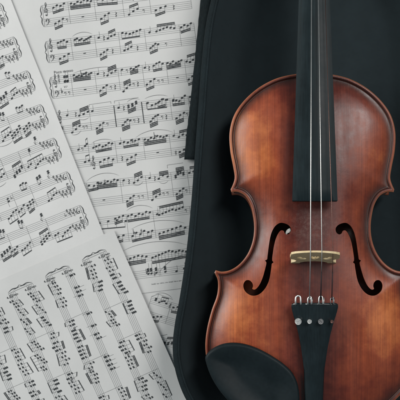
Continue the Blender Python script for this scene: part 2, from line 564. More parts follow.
for k, (py, sx) in enumerate(((-86, -1), (-100, 1), (-115, -1), (-129, 1))):
    z = 70 - (k * 4); y = yy(py, z)
    Vn, Fn = tube([(AX - sx * 14, y, z), (AX + sx * 20, y, z)], [2.8, 3.8], 12)
    Vh, Fh = tube([(AX + sx * x, y, z) for x in (20, 22, 27, 32, 35, 36)], [3.8, 5.5, 8.0, 8.0, 5.5, 1.5], 16)
    vp(mesh('peg', *join((Vn, Fn), (Vh, Fh)), M_EBONY))

# ---- bridge
byf = yy(261.0, 78)                                       # where the feet stand
bz0 = float(top_z(np.array([[AX - 18, byf]]), np.array([50.0]))[0])
bz1 = float(top_z(np.array([[AX, byf]]), np.array([50.0]))[0])
HB = 33.0
bo = [(-22.2, 0), (-13.8, 0.5), (-13.2, 2.6), (-9, 5.5), (0, 7.0), (9, 5.5), (13.2, 2.6), (13.8, 0.5), (22.2, 0), (22.0, 2.6), (18.5, 5.2), (17.2, 8.5),
      (19.5, 11.5), (23.2, 13.0), (24.0, 17), (23.6, 22), (23.2, 26.0), (19.5, 29.2), (13, 31.8), (6, 33.3), (0, 33.8), (-6, 33.6), (-13, 32.6), (-19.5, 30.6), (-23.2, 27.8),
      (-23.6, 22), (-24.0, 17), (-23.2, 13.0), (-19.5, 11.5), (-17.2, 8.5), (-18.5, 5.2), (-22.0, 2.6)]
def circ(cx, cy, rx, ry, n=14): return [(cx + rx * math.cos(2 * math.pi * k / n), cy + ry * math.sin(2 * math.pi * k / n)) for k in range(n)]
heart = spline([(0, 11.5), (3.6, 15.2), (5.2, 19.5), (3.4, 22.4), (0.9, 20.2), (0, 23.5), (-0.9, 20.2), (-3.4, 22.4), (-5.2, 19.5), (-3.6, 15.2)], 3, True)
kid = spline([(9.0, 12.0), (13.2, 11.8), (16.8, 15.2), (18.4, 18.6), (14.2, 20.6), (11.6, 17.4), (9.2, 17.6), (7.2, 14.6)], 3, True)
kidl = [(-x, y) for x, y in kid][::-1]
bo = resample(np.array(bo), 1.2)
heart = [(x * .84, 18 + (y - 18) * .84) for x, y in heart]; kid = [(13 + (x - 13) * .84, 16.5 + (y - 16.5) * .86) for x, y in kid]; kidl = [(-x, y) for x, y in kid][::-1]
cv, ct, cl = cdt(ccw(bo), [ccw(np.array(heart)), ccw(np.array(kid)), ccw(np.array(kidl))])
LEAN = math.tan(math.radians(14.0))
def bpos(x, h, side):
    th = 2.3 - 1.4 * h / HB
    return (AX + x, byf + side * th + h * LEAN, bz0 + (bz1 - bz0) * max(0, 1 - abs(x) / 19) * 0.0 + h)
Vq = [bpos(x, h, -1) for x, h in cv]; sb = len(Vq); Vq += [bpos(x, h, 1) for x, h in cv]
Fq = list(ct) + [tuple(i + sb for i in t[::-1]) for t in ct]
for lp_ in cl:
    n = len(lp_)
    for k in range(n): i, j = lp_[k], lp_[(k + 1) % n]; Fq.append((i, j, j + sb, i + sb))
vp(mesh('bridge', Vq, Fq, M_MAPLE, smooth=False, flip_check=True))
def crown(x):
    return bz0 + 33.8 - 3.2 * (x / 16.0) ** 2 - (0.9 * x / 16 if x > 0 else 0)
byc = byf + HB * LEAN                                     # crown

# ---- tailpiece
TPT, TPB = 303.0, 425.0
def tp_at(py):
    t = (py - TPT) / (TPB - TPT)
    w = np.interp(py, [303, 304.2, 307, 313, 322, 335, 350, 370, 400, 425], [20.5, 22.3, 22.6, 21.4, 18.6, 15.4, 12.6, 10.0, 8.9, 9.2])
    return float(w), 97.0 - 13.0 * t
rings = []
def tp_ring(py, hw, zt, n=16, hgt=7.0):
    y = yy(py, zt); r = []
    for k in range(n + 1):
        t = -1 + 2 * k / n
        r.append((AX + hw * t, y, zt - hgt * 0.62 * (1 - math.sqrt(max(0, 1 - (abs(t) ** 1.7) * 0.96)))))
    r.append((AX + hw * 0.97, y, zt - hgt)); r.append((AX - hw * 0.97, y, zt - hgt))
    return r
for py in list(np.linspace(303, 308, 6)) + list(np.linspace(311, TPB, 26)):
    hw, zt = tp_at(py)
    if py < 304: zt -= 0.8
    rings.append(tp_ring(py, hw, zt))
Vt, Ft = loft(rings)
tp = vp(mesh('tailpiece', Vt, Ft, M_TAIL, flip_check=True))
m_ = tp.modifiers.new('edge', 'EDGE_SPLIT'); m_.split_angle = math.radians(50)
Vg, Fg = tube([(AX - 4, yy(424, 79), 80), (AX - 4, yy(436, 72), 72), (AX, yy(444, 60), 52), (AX + 4, yy(436, 72), 72), (AX + 4, yy(424, 79), 80)], 1.0, 8)
vp(mesh('tail_gut', Vg, Fg, M_EBONY))
ye = OUTW[:, 1].min()
Vg, Fg = tube([(AX, ye + 6, 46), (AX, ye - 4, 46), (AX, ye - 5, 46), (AX, ye - 10, 46), (AX, ye - 11.5, 46)], [4, 4, 7, 7, 5], 20)
vp(mesh('end_button', Vg, Fg, M_EBONY))

# ---- fine tuners: lever loop on the upper edge, thumb screw on the top
TX = [-16.2, -5.4, 5.4, 16.2]
for k, x in enumerate(TX):
    good = (k == 0)
    mt = [M_STEEL, M_STEEL, M_DULL, M_GUT][k]
    hw, zt = tp_at(321); zt -= 0.5 + 2.0 * (abs(x) / 18) ** 2
    y = yy(321.5, zt + 4)
    r = [3.4, 2.3, 2.8, 1.7][k]
    prof = [(1.3, zt - 1), (1.3, zt + 2.4), (r * 0.8, zt + 2.6), (r, zt + 3.0), (r, zt + 4.6), (r * 0.93, zt + 5.0), (r * 0.9, zt + 5.0), (r * 0.55, zt + 4.9), (r * .5, zt + 4.5), (0.3, zt + 4.5)]
    Vs, Fs = lathe(AX + x, y, prof, 36)
    for q in range(len(Vs)):                              # knurled edge
        if q // 36 in (3, 4) and (q % 36) % 3 == 0:
            vx, vy, vz = Vs[q]; Vs[q] = (AX + x + (vx - AX - x) * .9, y + (vy - y) * .9, vz)
    sa = (0.5, 1.2, 2.4, 0.9)[k]; ca, sn = math.cos(sa), math.sin(sa)
    bars = []
    for sg in (-1, 1):                                    # two raised halves leave the driver slot between them
        pl = [(-r * .62, sg * .35), (r * .62, sg * .35), (r * .45, sg * r * .6), (-r * .45, sg * r * .6)]
        pl = pl if sg > 0 else pl[::-1]
        ringz = lambda z_: [(AX + x + a_ * ca - b_ * sn, y + a_ * sn + b_ * ca, z_) for a_, b_ in pl]
        bars.append(loft([ringz(zt + 4.3), ringz(zt + 5.5)]))
    Vs, Fs = join((Vs, Fs), *bars)
    # milled slot wedge across the head
    vt = vp(mesh('fine_tuner', Vs, Fs, mt, smooth=False))
    # lever: an n-shaped hook standing in front of the upper edge of the tailpiece
    hw, zt2 = tp_at(304); zt2 -= 1.0 + 2.2 * (abs(x) / 18) ** 2
    w = [2.5, 1.7, 1.9, 1.3][k]
    ya, ybk = yy(305.0, zt2 + 2), yy(297.0, zt2 + 1)
    pts = spline([(AX + x - w, ya, zt2 - 1.0), (AX + x - w, ya + 1.6, zt2 + 2.4), (AX + x - w * 0.8, ybk - (0, .9, .2, 1.4)[k], zt2 + 2.6), (AX + x + (0, .3, -.4, .2)[k], ybk + (1.2, 0.2, 0.9, -.6)[k], zt2 + 2.2),
                  (AX + x + w * 0.8, ybk, zt2 + 2.6), (AX + x + w, ya + 1.6, zt2 + 2.4), (AX + x + w, ya, zt2 - 1.0)], 5)
    Vl, Fl = tube(pts, [0.95, 0.7, 0.65, 0.45][k], 8)
    lev = mesh('lever', Vl, Fl, [M_STEEL, M_STEEL, M_STEEL, M_DULL][k]); lev.parent = vt
    Vl, Fl = tube([(AX + x - w - 1.8, ya + 0.8, zt2 + 0.4), (AX + x - w - 0.2, ya + 0.8, zt2 + 0.6)], 0.7, 8)
    ball = lathe(AX + x + (0, .3, -.3, .2)[k], ybk - 1.8, [(.3, zt2 + .4), (1.1, zt2 + .8), (1.35, zt2 + 1.6), (1.0, zt2 + 2.4), (.3, zt2 + 2.7)], 14)
    arm = tube([(AX + x + w * .5, ya + .4, zt2 + 1.0), (AX + x + w * 1.5, ya + 1.4, zt2 + 1.9), (AX + x + w * 1.7, ybk - .6, zt2 + 1.2)], .55, 8)
    if k:
        bl_ = mesh('string_ball', *ball, [M_STEEL, M_STRING, M_DULL, M_GUT][k]); bl_.parent = vt
        ar_ = mesh('lever_arm', *arm, [M_STEEL, M_DULL, M_STEEL, M_DULL][k]); ar_.parent = vt
    if k in (0, 1, 2):
        pin = mesh('pin', Vl, Fl, M_STEEL); pin.parent = vt

# ---- strings: three are fitted, the lowest is missing
for k, (x, r, mt, mt2) in enumerate(((TX[1], 0.50, M_STRING, M_STRING), (TX[2], 0.42, M_STRING, M_SILK), (TX[3], 0.30, M_GUT, M_SILK))):
    xn = (-2.8, 2.8, 8.4)[k]
    zn = 92.4 - 3.0 * (xn / 13) ** 2
    zcr = crown(x) + r
    yn = yy(-68, 92)
    hw, zt2 = tp_at(304)
    ztp = zt2 + 1.2 - 2.2 * (abs(x) / 18) ** 2
    yt = yy(299.5, zt2)
    a = [(AX + xn, yn, zn), (AX + x, byc, zcr)]
    bk = [(AX + x, byc, zcr), (AX + x, yt, ztp)]
    sil = 0.42
    mid = tuple(bk[0][i] * (1 - sil) + bk[1][i] * sil for i in range(3))
    if k == 0: path = a + [bk[1]]; 
    else: path = a + [mid]
    st = vp(mesh('string', *tube(path, r, 8), mt))
    if k:
        sk = mesh('silk_winding', *tube([mid, bk[1]], r + 0.22, 8), mt2)
        sk.parent = st
    pg = vp(mesh('string_tail', *tube([(AX + xn, yn, zn), (AX + xn * 0.8, yy(-84 - 14 * k, 76), 72 - 3 * k)], r, 8), mt))

# ---- chin rest
cr = [(205.2, 357), (211, 350.2), (221, 345), (232, 343.2), (245, 344.6), (258, 349), (272, 356.4), (284, 364.6), (292.4, 373), (297, 382), (299, 392), (299.4, 403), (297, 416),
      (290, 428), (278, 433), (262, 428), (246, 417), (231, 404), (219.5, 391), (211.2, 377.5), (206.4, 365)]
crl = spline(cr, 5, True)
ZC = 84.0
crw = ccw(np.array([at(p[0], p[1], ZC)[:2] for p in crl]))
cn = normals_in(crw)
ex = []
for k in (0.5, 1.2, 2.2, 3.5):
    qq = crw + cn * k; ex.append(qq)
A2, B2 = np.meshgrid(np.arange(crw[:, 0].min(), crw[:, 0].max(), 2.5), np.arange(crw[:, 1].min(), crw[:, 1].max(), 2.5))
qq = np.stack([A2.ravel(), B2.ravel()], 1); qq = qq[inside(qq, crw)]; qq = qq[dist_to(qq, crw) > 4.5]; ex.append(qq)
cv, ct, cl = cdt(crw, [], np.vstack(ex))
cd = dist_to(cv, crw)
cc = crw.mean(0)
rr = np.hypot((cv[:, 0] - cc[0] + 3) / 40, (cv[:, 1] - cc[1]) / 40)
cz = ZC - 1.6 + 2.0 * sstep(0, 1.8, cd) - 6.0 * sstep(1.5, 26, cd) + 0.05 * (cv[:, 0] - cc[0])
Vc = [(p[0], p[1], z) for p, z in zip(cv, cz)]; sb = len(Vc)
Vc += [(p[0], p[1], z - 6.5) for p, z in zip(cv, cz)]
Fc = list(ct) + [tuple(i + sb for i in t[::-1]) for t in ct]
n = len(cl[0])
for k in range(n):
    i, j = cl[0][k], cl[0][(k + 1) % n]; Fc.append((i, i + sb, j + sb, j))
ch = vp(mesh('chin_rest', Vc, Fc, M_CHIN))
feet = []
for px, py in ((272, 432), (290, 436)):
    a = at(px, py, 70)
    feet.append(tube([(a[0], a[1] - 6, 30), (a[0], a[1] - 6, 74)], 2.2, 10))
cb = mesh('clamp', *join(*feet), M_STEEL); cb.parent = ch

# ================================================================ CASE
case = empty('violin_case')
case.location = (AX * MM, yy(250, 30) * MM, 0.004)
tag(case, 'open black violin case with dark velvet lining, holding the violin beside the sheet music', 'instrument case')
bpy.context.view_layer.update()
CINV = case.matrix_world.inverted()
cl_ = [(318, -255), (285, -250), (262, -232), (250, -200), (243, -150), (232, -90), (218, -30), (206, 20), (200.5, 68), (197.5, 110), (194.5, 150), (191.2, 195),
       (187.6, 235), (183.6, 268), (178.6, 300), (174, 325), (172, 345), (173, 362), (177.4, 381), (186.5, 402), (204, 425), (232, 446), (270, 460), (318, 464)]
hl = np.array([at(p[0], p[1], 52)[:2] for p in spline(cl_, 8)])
ax2 = at(318, 0, 52)[0]
rg = hl[1:-1][::-1].copy(); rg[:, 0] = 2 * ax2 - rg[:, 0]
CO = resample(ccw(np.vstack([hl, rg])), 5.0)
cnm = normals_in(CO)
cring = lambda ins, z: [(p[0], p[1], z) for p in CO + cnm * ins]
Vs, Fs = loft([cring(10, 4.2), cring(4, 5.5), cring(1.0, 10), cring(0.2, 16), cring(0, 44), cring(0.4, 49), cring(1.8, 52.4), cring(4.5, 53.6), cring(7.0, 52.6)], True, False)
sh = mesh('shell', Vs, Fs, M_SHELL); sh.parent = case; sh.matrix_parent_inverse = CINV
lining_rings = [cring(7.0, 52.5), cring(8.6, 51.0), cring(10.5, 48.5), cring(14, 43.5), cring(20, 36), cring(27, 28), cring(35, 19), cring(42, 15), cring(48, 14.4)]
Vl, Fl = loft(lining_rings, False, False)
fv, ft, fll = cdt(np.array([(p[0], p[1]) for p in lining_rings[-1]]))
sbase = len(Vl); Vl += [(p[0], p[1], 14.4) for p in fv]; Fl += [tuple(i + sbase for i in t) for t in ft]
bm_ = mesh('velvet_lining', Vl, Fl, M_VELVET); bm_.parent = case; bm_.matrix_parent_inverse = CINV
pp = tube([(p[0], p[1], 53.2) for p in CO + cnm * 7.2], 1.3, 8, close=True)
pi_ = mesh('piping', *pp, M_SHELL); pi_.parent = case; pi_.matrix_parent_inverse = CINV
M_FLAP = mat_black('flap_fabric', (0.012, 0.0175, 0.0195), 0.9, 0.1, (1, 0.5, 1), 500, 0.8)
rf = random.Random(3); fr = []
for q_ in range(41):
    py = -40 + (159.6 + 40) * q_ / 40
    xl = np.interp(py, [-40, 0, 68, 110, 150, 160], [206, 200.4, 193.8, 189.2, 184.8, 184.0]) + rf.uniform(-.28, .28)
    xr = np.interp(py, [-40, 20, 68, 110, 150, 160], [223, 209, 203.5, 200.5, 197.5, 196.5])
    w_ = rf.uniform(-.25, .25)
    zs = [(xl, 5.0), (xl + .2, 6.6), (xl + 1.5, 7.4 + w_), (xl + (xr - xl) * .45, 10 + w_), (xr, 13), (xr, 8), (xl + (xr - xl) * .4, 5.4)]
    fr.append([at(x_, py, z_) for x_, z_ in zs])
fp = mesh('hinge_flap', *loft(fr), M_FLAP, flip_check=True); fp.parent = case; fp.matrix_parent_inverse = CINV
a = yy(-62, 50)
blk = [[(AX + sx, a + sy, z) for sx, sy in ((-60, -24), (60, -24), (60, 24), (-60, 24))] for z in (14.6, 58)]
Vk, Fk = loft(blk)
nk = mesh('neck_cradle', Vk, Fk, M_VELVET, smooth=False); nk.parent = case; nk.matrix_parent_inverse = CINV
m_ = nk.modifiers.new('round', 'BEVEL'); m_.width = 0.006; m_.segments = 4

# ================================================================ TABLE
tb = mesh('tabletop', [(-1400, -1400, 0), (1400, -1400, 0), (1400, 1400, 0), (-1400, 1400, 0)], [(0, 1, 2, 3)], M_TABLE)
tag(tb, 'dark cloth covered tabletop under the sheets and the case', kind='structure')

# ================================================================ SHEET MUSIC
class Sheet:
    """org: layout point of the page's own (0,0); s runs along the staves, t upward across them (music's own up)"""
    def __init__(self, name, org, ang, z, rect, mat, label, seed, curl=0.35):
        self.curl = curl; self.o = org; self.z = z; self.seed = seed
        a = math.radians(ang)
        self.es = (math.cos(a), math.sin(a)); self.et = (math.sin(a), -math.cos(a))   # layout y is down
        self.rect = rect
        s0, s1, t0, t1 = rect
        n = 44; V = []; F = []
        for j in range(n + 1):
            for i in range(n + 1):
                s = s0 + (s1 - s0) * i / n; t = t0 + (t1 - t0) * j / n
                V.append(self.pos(s, t, 0))
        N = (n + 1) ** 2
        top = list(V); V += [(x, y, zz - 0.12) for x, y, zz in top]; V += top; V += [(x, y, zz - 0.12) for x, y, zz in top]
        for j in range(n):
            for i in range(n):
                k = j * (n + 1) + i
                F.append((k, k + 1, k + n + 2, k + n + 1)); F.append((k + N, k + n + 1 + N, k + n + 2 + N, k + 1 + N))
        rim = [i for i in range(n + 1)] + [j * (n + 1) + n for j in range(1, n + 1)] + [n * (n + 1) + i for i in range(n - 1, -1, -1)] + [j * (n + 1) for j in range(n - 1, 0, -1)]
        for k in range(len(rim)):
            p, q_ = rim[k], rim[(k + 1) % len(rim)]; F.append((p + 2 * N, p + 3 * N, q_ + 3 * N, q_ + 2 * N))
        self.ob = mesh('sheet_music', V, F, mat)
        tag(self.ob, label, 'sheet music', 'loose pages of sheet music')
    def lay(self, s, t):
        return (self.o[0] + s * self.es[0] + t * self.et[0], self.o[1] + s * self.es[1] + t * self.et[1])
    def pos(self, s, t, lift):
        px, py = self.lay(s, t)
        x, y, _ = at(px, py, self.z)
        s0, s1, t0, t1 = self.rect
        d = min(s - s0, s1 - s, t - t0, t1 - t)
        sd = self.seed
        und = 0.75 * math.sin(x * 0.036 + 0.6) * math.sin(y * 0.029 + 1.1) + 0.35 * math.sin(x * 0.021 - y * 0.047 + 2.0) + 0.16 * math.sin(x * 0.083 + y * 0.06)
        z = self.z + 1.25 + und + self.curl * math.exp(-max(d, 0) / 9.0) * (0.6 + 0.4 * math.sin(s * 0.045 + t * 0.03 + sd))
        return (x, y, z + lift)
    def system(self, ink, name='music_system'):
        V, F, MI = [], [], []
        for poly, mi, lift in ink.p:
            s = len(V); V += [self.pos(a, b, lift) for a, b in poly]
            F.append(tuple(range(s, s + len(poly)))); MI.append(mi)
        # keep faces turned up
        o = mesh(name, V, F, [M_INK, M_LINE], self.ob, smooth=False, mi=MI)
        return o

class Ink:
    def __init__(self, sp): self.p = []; self.sp = sp; self.rnd = random.Random(len(ALL)); ALL.append(self)
    def add(self, pts, mi=0, lift=0.10):
        a = area2(np.array(pts))
        self.p.append((list(pts) if a > 0 else list(pts)[::-1], mi, lift))
    def line(self, a, b, w, mi=0, lift=0.10):
        L = math.hypot(b[0] - a[0], b[1] - a[1]) or 1e-6
        nx, ny = -(b[1] - a[1]) / L * w / 2, (b[0] - a[0]) / L * w / 2
        n = max(1, int(L / 8))
        for k in range(n):
            u = k / n; v = (k + 1) / n
            p = (a[0] + (b[0] - a[0]) * u, a[1] + (b[1] - a[1]) * u); q = (a[0] + (b[0] - a[0]) * v, a[1] + (b[1] - a[1]) * v)
            self.add([(p[0] + nx, p[1] + ny), (p[0] - nx, p[1] - ny), (q[0] - nx, q[1] - ny), (q[0] + nx, q[1] + ny)], mi, lift)
    def stroke(self, pts, w, n=5, closed=False, lift=0.115):
        p = spline(pts, n, closed)
        m = len(p)
        W = [w(k / (m - 1)) if callable(w) else w for k in range(m)]
        for k in range(m - 1):
            a, b = p[k], p[k + 1]; d = b - a; L = np.linalg.norm(d) or 1e-6
            nx = np.array([-d[1], d[0]]) / L
            self.add([tuple(a + nx * W[k] / 2), tuple(a - nx * W[k] / 2), tuple(b - nx * W[k + 1] / 2), tuple(b + nx * W[k + 1] / 2)], 0, lift)
    def head(self, s, t, open_=False, k=1.0):
        sp = self.sp; n = 10; rx, ry, r = 0.75 * sp * k, 0.53 * sp * k, 0.42
        pt = [(s + rx * math.cos(a) * math.cos(r) - ry * math.sin(a) * math.sin(r), t + rx * math.cos(a) * math.sin(r) + ry * math.sin(a) * math.cos(r)) for a in [2 * math.pi * i / n for i in range(n)]]
        if open_:
            for i in range(n): self.line(pt[i], pt[(i + 1) % n], 0.16 * sp)
        else: self.add(pt, 0, 0.12)
    def staff(self, s0, s1, t):
        for k in range(5): self.line((s0, t + k * self.sp), (s1, t + k * self.sp), 0.25, 1, 0.08)
    def ledger(self, s, t, base):
        sp = self.sp
        k = 5
        while base + k * sp <= t + 0.1 * sp: self.line((s - sp, base + k * sp), (s + sp, base + k * sp), 0.16, 0, 0.09); k += 1
        k = -1
        while base + k * sp >= t - 0.1 * sp: self.line((s - sp, base + k * sp), (s + sp, base + k * sp), 0.16, 0, 0.09); k -= 1
    def treble(self, s, t):
        sp = self.sp
        c = [(.35, 1.0), (.3, .55), (-.1, .5), (-.45, .9), (-.35, 1.5), (.1, 1.75), (.7, 1.55), (.95, .9), (.7, .2), (.1, -.05), (-.6, .1), (-1.0, .8), (-.8, 1.9), (-.1, 2.8), (.5, 3.7), (.6, 4.6), (.35, 5.3), (.05, 5.0),
             (-.05, 4.2), (.15, 2.5), (.45, 0), (.55, -1.2), (.2, -1.8), (-.3, -1.6), (-.3, -1.2)]
        self.stroke([(s + x * sp, t + y * sp) for x, y in c], lambda u: sp * (0.2 + 0.16 * math.sin(u * 19) ** 2), 4)
        self.head(s - .2 * sp, t - 1.35 * sp, k=.55)
    def bass(self, s, t):
        sp = self.sp
        self.stroke([(s + x * sp, t + y * sp) for x, y in ((-.6, 3), (-.5, 3.7), (.1, 4.0), (.75, 3.5), (.8, 2.5), (.3, 1.4), (-.7, .6))], lambda u: sp * (.15 + .3 * math.sin(u * 3.1)), 5)
        self.head(s - .45 * sp, t + 3 * sp, k=.7)
        for y in (3.5, 2.5): self.head(s + 1.3 * sp, t + y * sp, k=.34)
    def flat(self, s, t):
        sp = self.sp
        self.line((s, t - .6 * sp), (s, t + 2.2 * sp), .26 * sp)
        self.stroke([(s, t + .35 * sp), (s + .5 * sp, t + .6 * sp), (s + .6 * sp, t + .1 * sp), (s, t - .6 * sp)], .34 * sp, 3)
    def sharp(self, s, t):
        sp = self.sp
        for dx, dy in ((-.22, -.08), (.22, .08)): self.line((s + dx * sp, t + (dy - 1.25) * sp), (s + dx * sp, t + (dy + 1.25) * sp), .14 * sp)
        for y in (-.42, .42): self.line((s - .5 * sp, t + (y - .14) * sp), (s + .5 * sp, t + (y + .14) * sp), .3 * sp)
    def rest(self, s, t):
        sp = self.sp
        self.stroke([(s - .3 * sp, t + 3.4 * sp), (s + .4 * sp, t + 2.6 * sp), (s - .2 * sp, t + 2.0 * sp), (s + .4 * sp, t + 1.2 * sp), (s - .3 * sp, t + 1.1 * sp), (s + .1 * sp, t + .5 * sp)], lambda u: sp * (.18 + .3 * math.sin(u * 6.2) ** 2), 3)
    def rest8(self, s, t):
        sp = self.sp
        self.head(s - .3 * sp, t + 2.5 * sp, k=.5); self.stroke([(s - .3 * sp, t + 2.4 * sp), (s + .4 * sp, t + 2.7 * sp), (s, t + 1.0 * sp)], .16 * sp, 3)
    def whole(self, s, t):
        sp = self.sp; self.add([(s - .7 * sp, t + 2.5 * sp), (s + .7 * sp, t + 2.5 * sp), (s + .7 * sp, t + 3 * sp), (s - .7 * sp, t + 3 * sp)])
    def bar(self, s, ta, tb, w=.2): self.line((s, ta), (s, tb), w)
    def slur(self, a, b, h):
        d = (b[0] - a[0], b[1] - a[1])
        L = math.hypot(*d); n = (-d[1] / L, d[0] / L)
        f = lambda u, k: (a[0] + d[0] * u + n[0] * h * k, a[1] + d[1] * u + n[1] * h * k)
        self.stroke([a, f(.18, .62), f(.5, 1), f(.82, .62), b], lambda u: .10 + .26 * math.sin(u * math.pi), 6)
    def brace(self, s, ta, tb, w=3.0):
        m = (ta + tb) / 2; h = (tb - ta)
        for sg in (1, -1):
            self.stroke([(s - w, m), (s - w * .45, m + sg * h * .1), (s - w * .62, m + sg * h * .3), (s - w * .1, m + sg * h * .5)], lambda u: .25 + .75 * math.sin(u * 3.14), 6)
    def group(self, s0, s1, ps, base, up=True, beams=2, chord=None, beam_t=None, acc=None):
        """a beamed group: ps are the staff positions in half spaces from the bottom line"""
        sp = self.sp; n = len(ps)
        S_ = [s0 + (s1 - s0) * (k / (n - 1) if n > 1 else 0) for k in range(n)]
        T = [base + p * sp / 2 for p in ps]
        ext = 3.1 * sp
        if up:
            ba = max(T[0], max(T) - 1.2 * sp) + ext; bb = max(T[-1], max(T) - 1.2 * sp) + ext
            lift = max(0, max(t + 2.0 * sp - (ba + (bb - ba) * (k / max(1, n - 1))) for k, t in enumerate(T)))
            ba += lift; bb += lift
        else:
            ba = min(T[0], min(T) + 1.2 * sp) - ext; bb = min(T[-1], min(T) + 1.2 * sp) - ext
            lift = max(0, max((ba + (bb - ba) * (k / max(1, n - 1))) - t + 2.0 * sp for k, t in enumerate(T)))
            ba -= lift; bb -= lift
        off = .58 * sp * (1 if up else -1)
        for k in range(n):
            self.head(S_[k], T[k]); self.ledger(S_[k], T[k], base)
            if chord:
                for c in chord: self.head(S_[k], T[k] + c * sp / 2 * (-1 if up else 1)); self.ledger(S_[k], T[k] + c * sp / 2 * (-1 if up else 1), base)
            if acc and k in acc: self.flat(S_[k] - 1.5 * sp, T[k]) if acc[k] == 'b' else self.sharp(S_[k] - 1.5 * sp, T[k])
            e = ba + (bb - ba) * (k / (n - 1) if n > 1 else 0)
            self.line((S_[k] + off, T[k]), (S_[k] + off, e), .22)
        if n > 1:
            for b in range(beams):
                dz = b * .78 * sp * (-1 if up else 1)
                hh = .29 * sp
                self.add([(S_[0] + off, ba + dz - hh), (S_[-1] + off, bb + dz - hh), (S_[-1] + off, bb + dz + hh), (S_[0] + off, ba + dz + hh)], 0, .125)
        else:
            for b in range(beams):
                y = ba - b * .8 * sp * (1 if up else -1)
                self.stroke([(S_[0] + off, y), (S_[0] + off + .5 * sp, y - .9 * sp * (1 if up else -1)), (S_[0] + off + .7 * sp, y - 1.8 * sp * (1 if up else -1))], .25 * sp, 3)
        return T
    def note(self, s, p, base, up=True, open_=False, chord=None):
        sp = self.sp; t = base + p * sp / 2
        ts = [t] + [t + c * sp / 2 for c in (chord or [])]
        for q in ts: self.head(s, q, open_); self.ledger(s, q, base)
        off = .58 * sp * (1 if up else -1)
        self.line((s + off, min(ts) if up else max(ts)), (s + off, (max(ts) + 3.2 * sp) if up else (min(ts) - 3.2 * sp)), .22)
ALL = []

def text_system(sheet, body, s, t, size, shear=0.0, name='tempo_marking', bold=0.0):
    cu = bpy.data.curves.new(name, 'FONT'); cu.body = body; cu.size = size; cu.shear = shear; cu.offset = bold; cu.resolution_u = 3
    ob = bpy.data.objects.new(name, cu); COL.objects.link(ob)
    bpy.context.view_layer.update()
    me = bpy.data.meshes.new_from_object(ob)
    vs = [(v.co.x + s, v.co.y + t) for v in me.vertices]; fs = [tuple(p.vertices) for p in me.polygons]
    bpy.data.objects.remove(ob); bpy.data.curves.remove(cu)
    return mesh(name, [sheet.pos(a, b, 0.13) for a, b in vs], fs, [M_INK], sheet.ob, smooth=False)

# ---- page E: lowest, only its corner shows between the copyright line and the case
E = Sheet('E', (151, 299), 17.0, 0.4, (-22, 60, -70, 24), M_PAPER[2], 'mostly hidden sheet, only a corner showing beside the lower case edge', 1.3)
k = Ink(1.7)
k.staff(0, 48, -4); k.line((0, -4), (0, 2.8), .2); k.line((0, 2.8), (6, 7), .3); k.line((6, 7), (21, 6), .3)
k.note(5, 5, -4, True, chord=[2]); k.group(9, 16, [4, 6, 7, 5], -4, True, 1); k.slur((3, 6), (20, 7), 3); k.rest(20, -4); k.group(24, 32, [3, 5, 4], -4, False, 2)
k.staff(0, 48, -19); k.group(8, 15, [3, 5, 6], -19, False, 2); k.bar(21, -19, 2.8)
k.bar(0, -19, -4); k.note(3, 6, -19, False)
E.system(k)
k = Ink(1.7)
k.staff(-4, 48, -40); k.group(26, 33, [3, 4, 6], -40, True, 2, chord=[2]); k.note(22, 5, -40, False); k.bar(19, -46, -33); k.line((19, -33), (26, -29), .35); k.staff(-4, 48, -54); k.note(24, 4, -54)
E.system(k)

# ---- page A (upper) and page B (over its lower part), staves climbing to the right by about 7 degrees
AA = -7.2
A_ = Sheet('A', (60, 97.0), AA, 0.95, (-48, 168, -205, 112), M_PAPER[1], 'middle sheet headed Poco mosso with slurred staves, running under the violin case', 0.4)
SP = 1.86; ST = 7 * 0 + 4 * SP
def two(sheet, t_up, t_lo, s0, s1, sp=SP, brace=True, key=None, clefs=True, tsig=False):
    k = Ink(sp); k.staff(s0, s1, t_up); k.staff(s0, s1, t_lo)
    k.bar(s0, t_lo, t_up + 4 * sp, .3)
    if brace: k.brace(s0 - .5, t_lo, t_up + 4 * sp, 2.6)
    if clefs:
        k.treble(s0 + 3.2, t_up); k.bass(s0 + 3.2, t_lo) if clefs != 'tt' else k.treble(s0 + 3.2, t_lo)
    s = s0 + 6.2
    for i in range(key or 0):
        for b in (t_up, t_lo): k.sharp(s + 1.7 * i, b + (8 - 3 * (i % 2)) * sp / 2) if key > 0 else None
    if key and key < 0:
        for i in range(-key):
            for j, b in enumerate((t_up, t_lo)): k.flat(s + 1.75 * i, b + ([4, 7, 3, 6, 2, 5][i] - 2 * j) * sp / 2)
    return k

# system 0 (continues the page above the tempo mark)
k = two(A_, 49, 35, -6, 142)
for i, x in enumerate((18, 42, 66, 92, 127, 142)): k.bar(x, 35, 49 + ST, .2)
k.group(5, 14, [5, 6, 7, 5], 49, False, 2); k.group(22, 38, [6, 7, 5, 6, 4, 5, 6, 7], 49, False, 2); k.slur((20, 58), (40, 58), 3)
k.note(46, 5, 49, True); k.rest(51, 49); k.group(55, 62, [3, 5, 6], 49, True, 2); k.group(70, 88, [7, 6, 5, 6, 7, 8], 49, False, 1); k.note(97, 4, 49); k.group(104, 122, [4, 5, 6, 7, 6, 5], 49, True, 2)
k.group(129, 139, [5, 7, 6, 8], 49, False, 2); k.group(5, 14, [3, 5, 7], 35, False, 2); k.whole(30, 35); k.group(46, 53, [2, 4, 6], 35, False, 2); k.rest(58, 35); k.group(70, 77, [3, 4, 6], 35, True, 2); k.rest(83, 35); k.group(96, 104, [2, 4, 6, 5], 35, False, 2); k.rest8(112, 35)
A_.system(k)

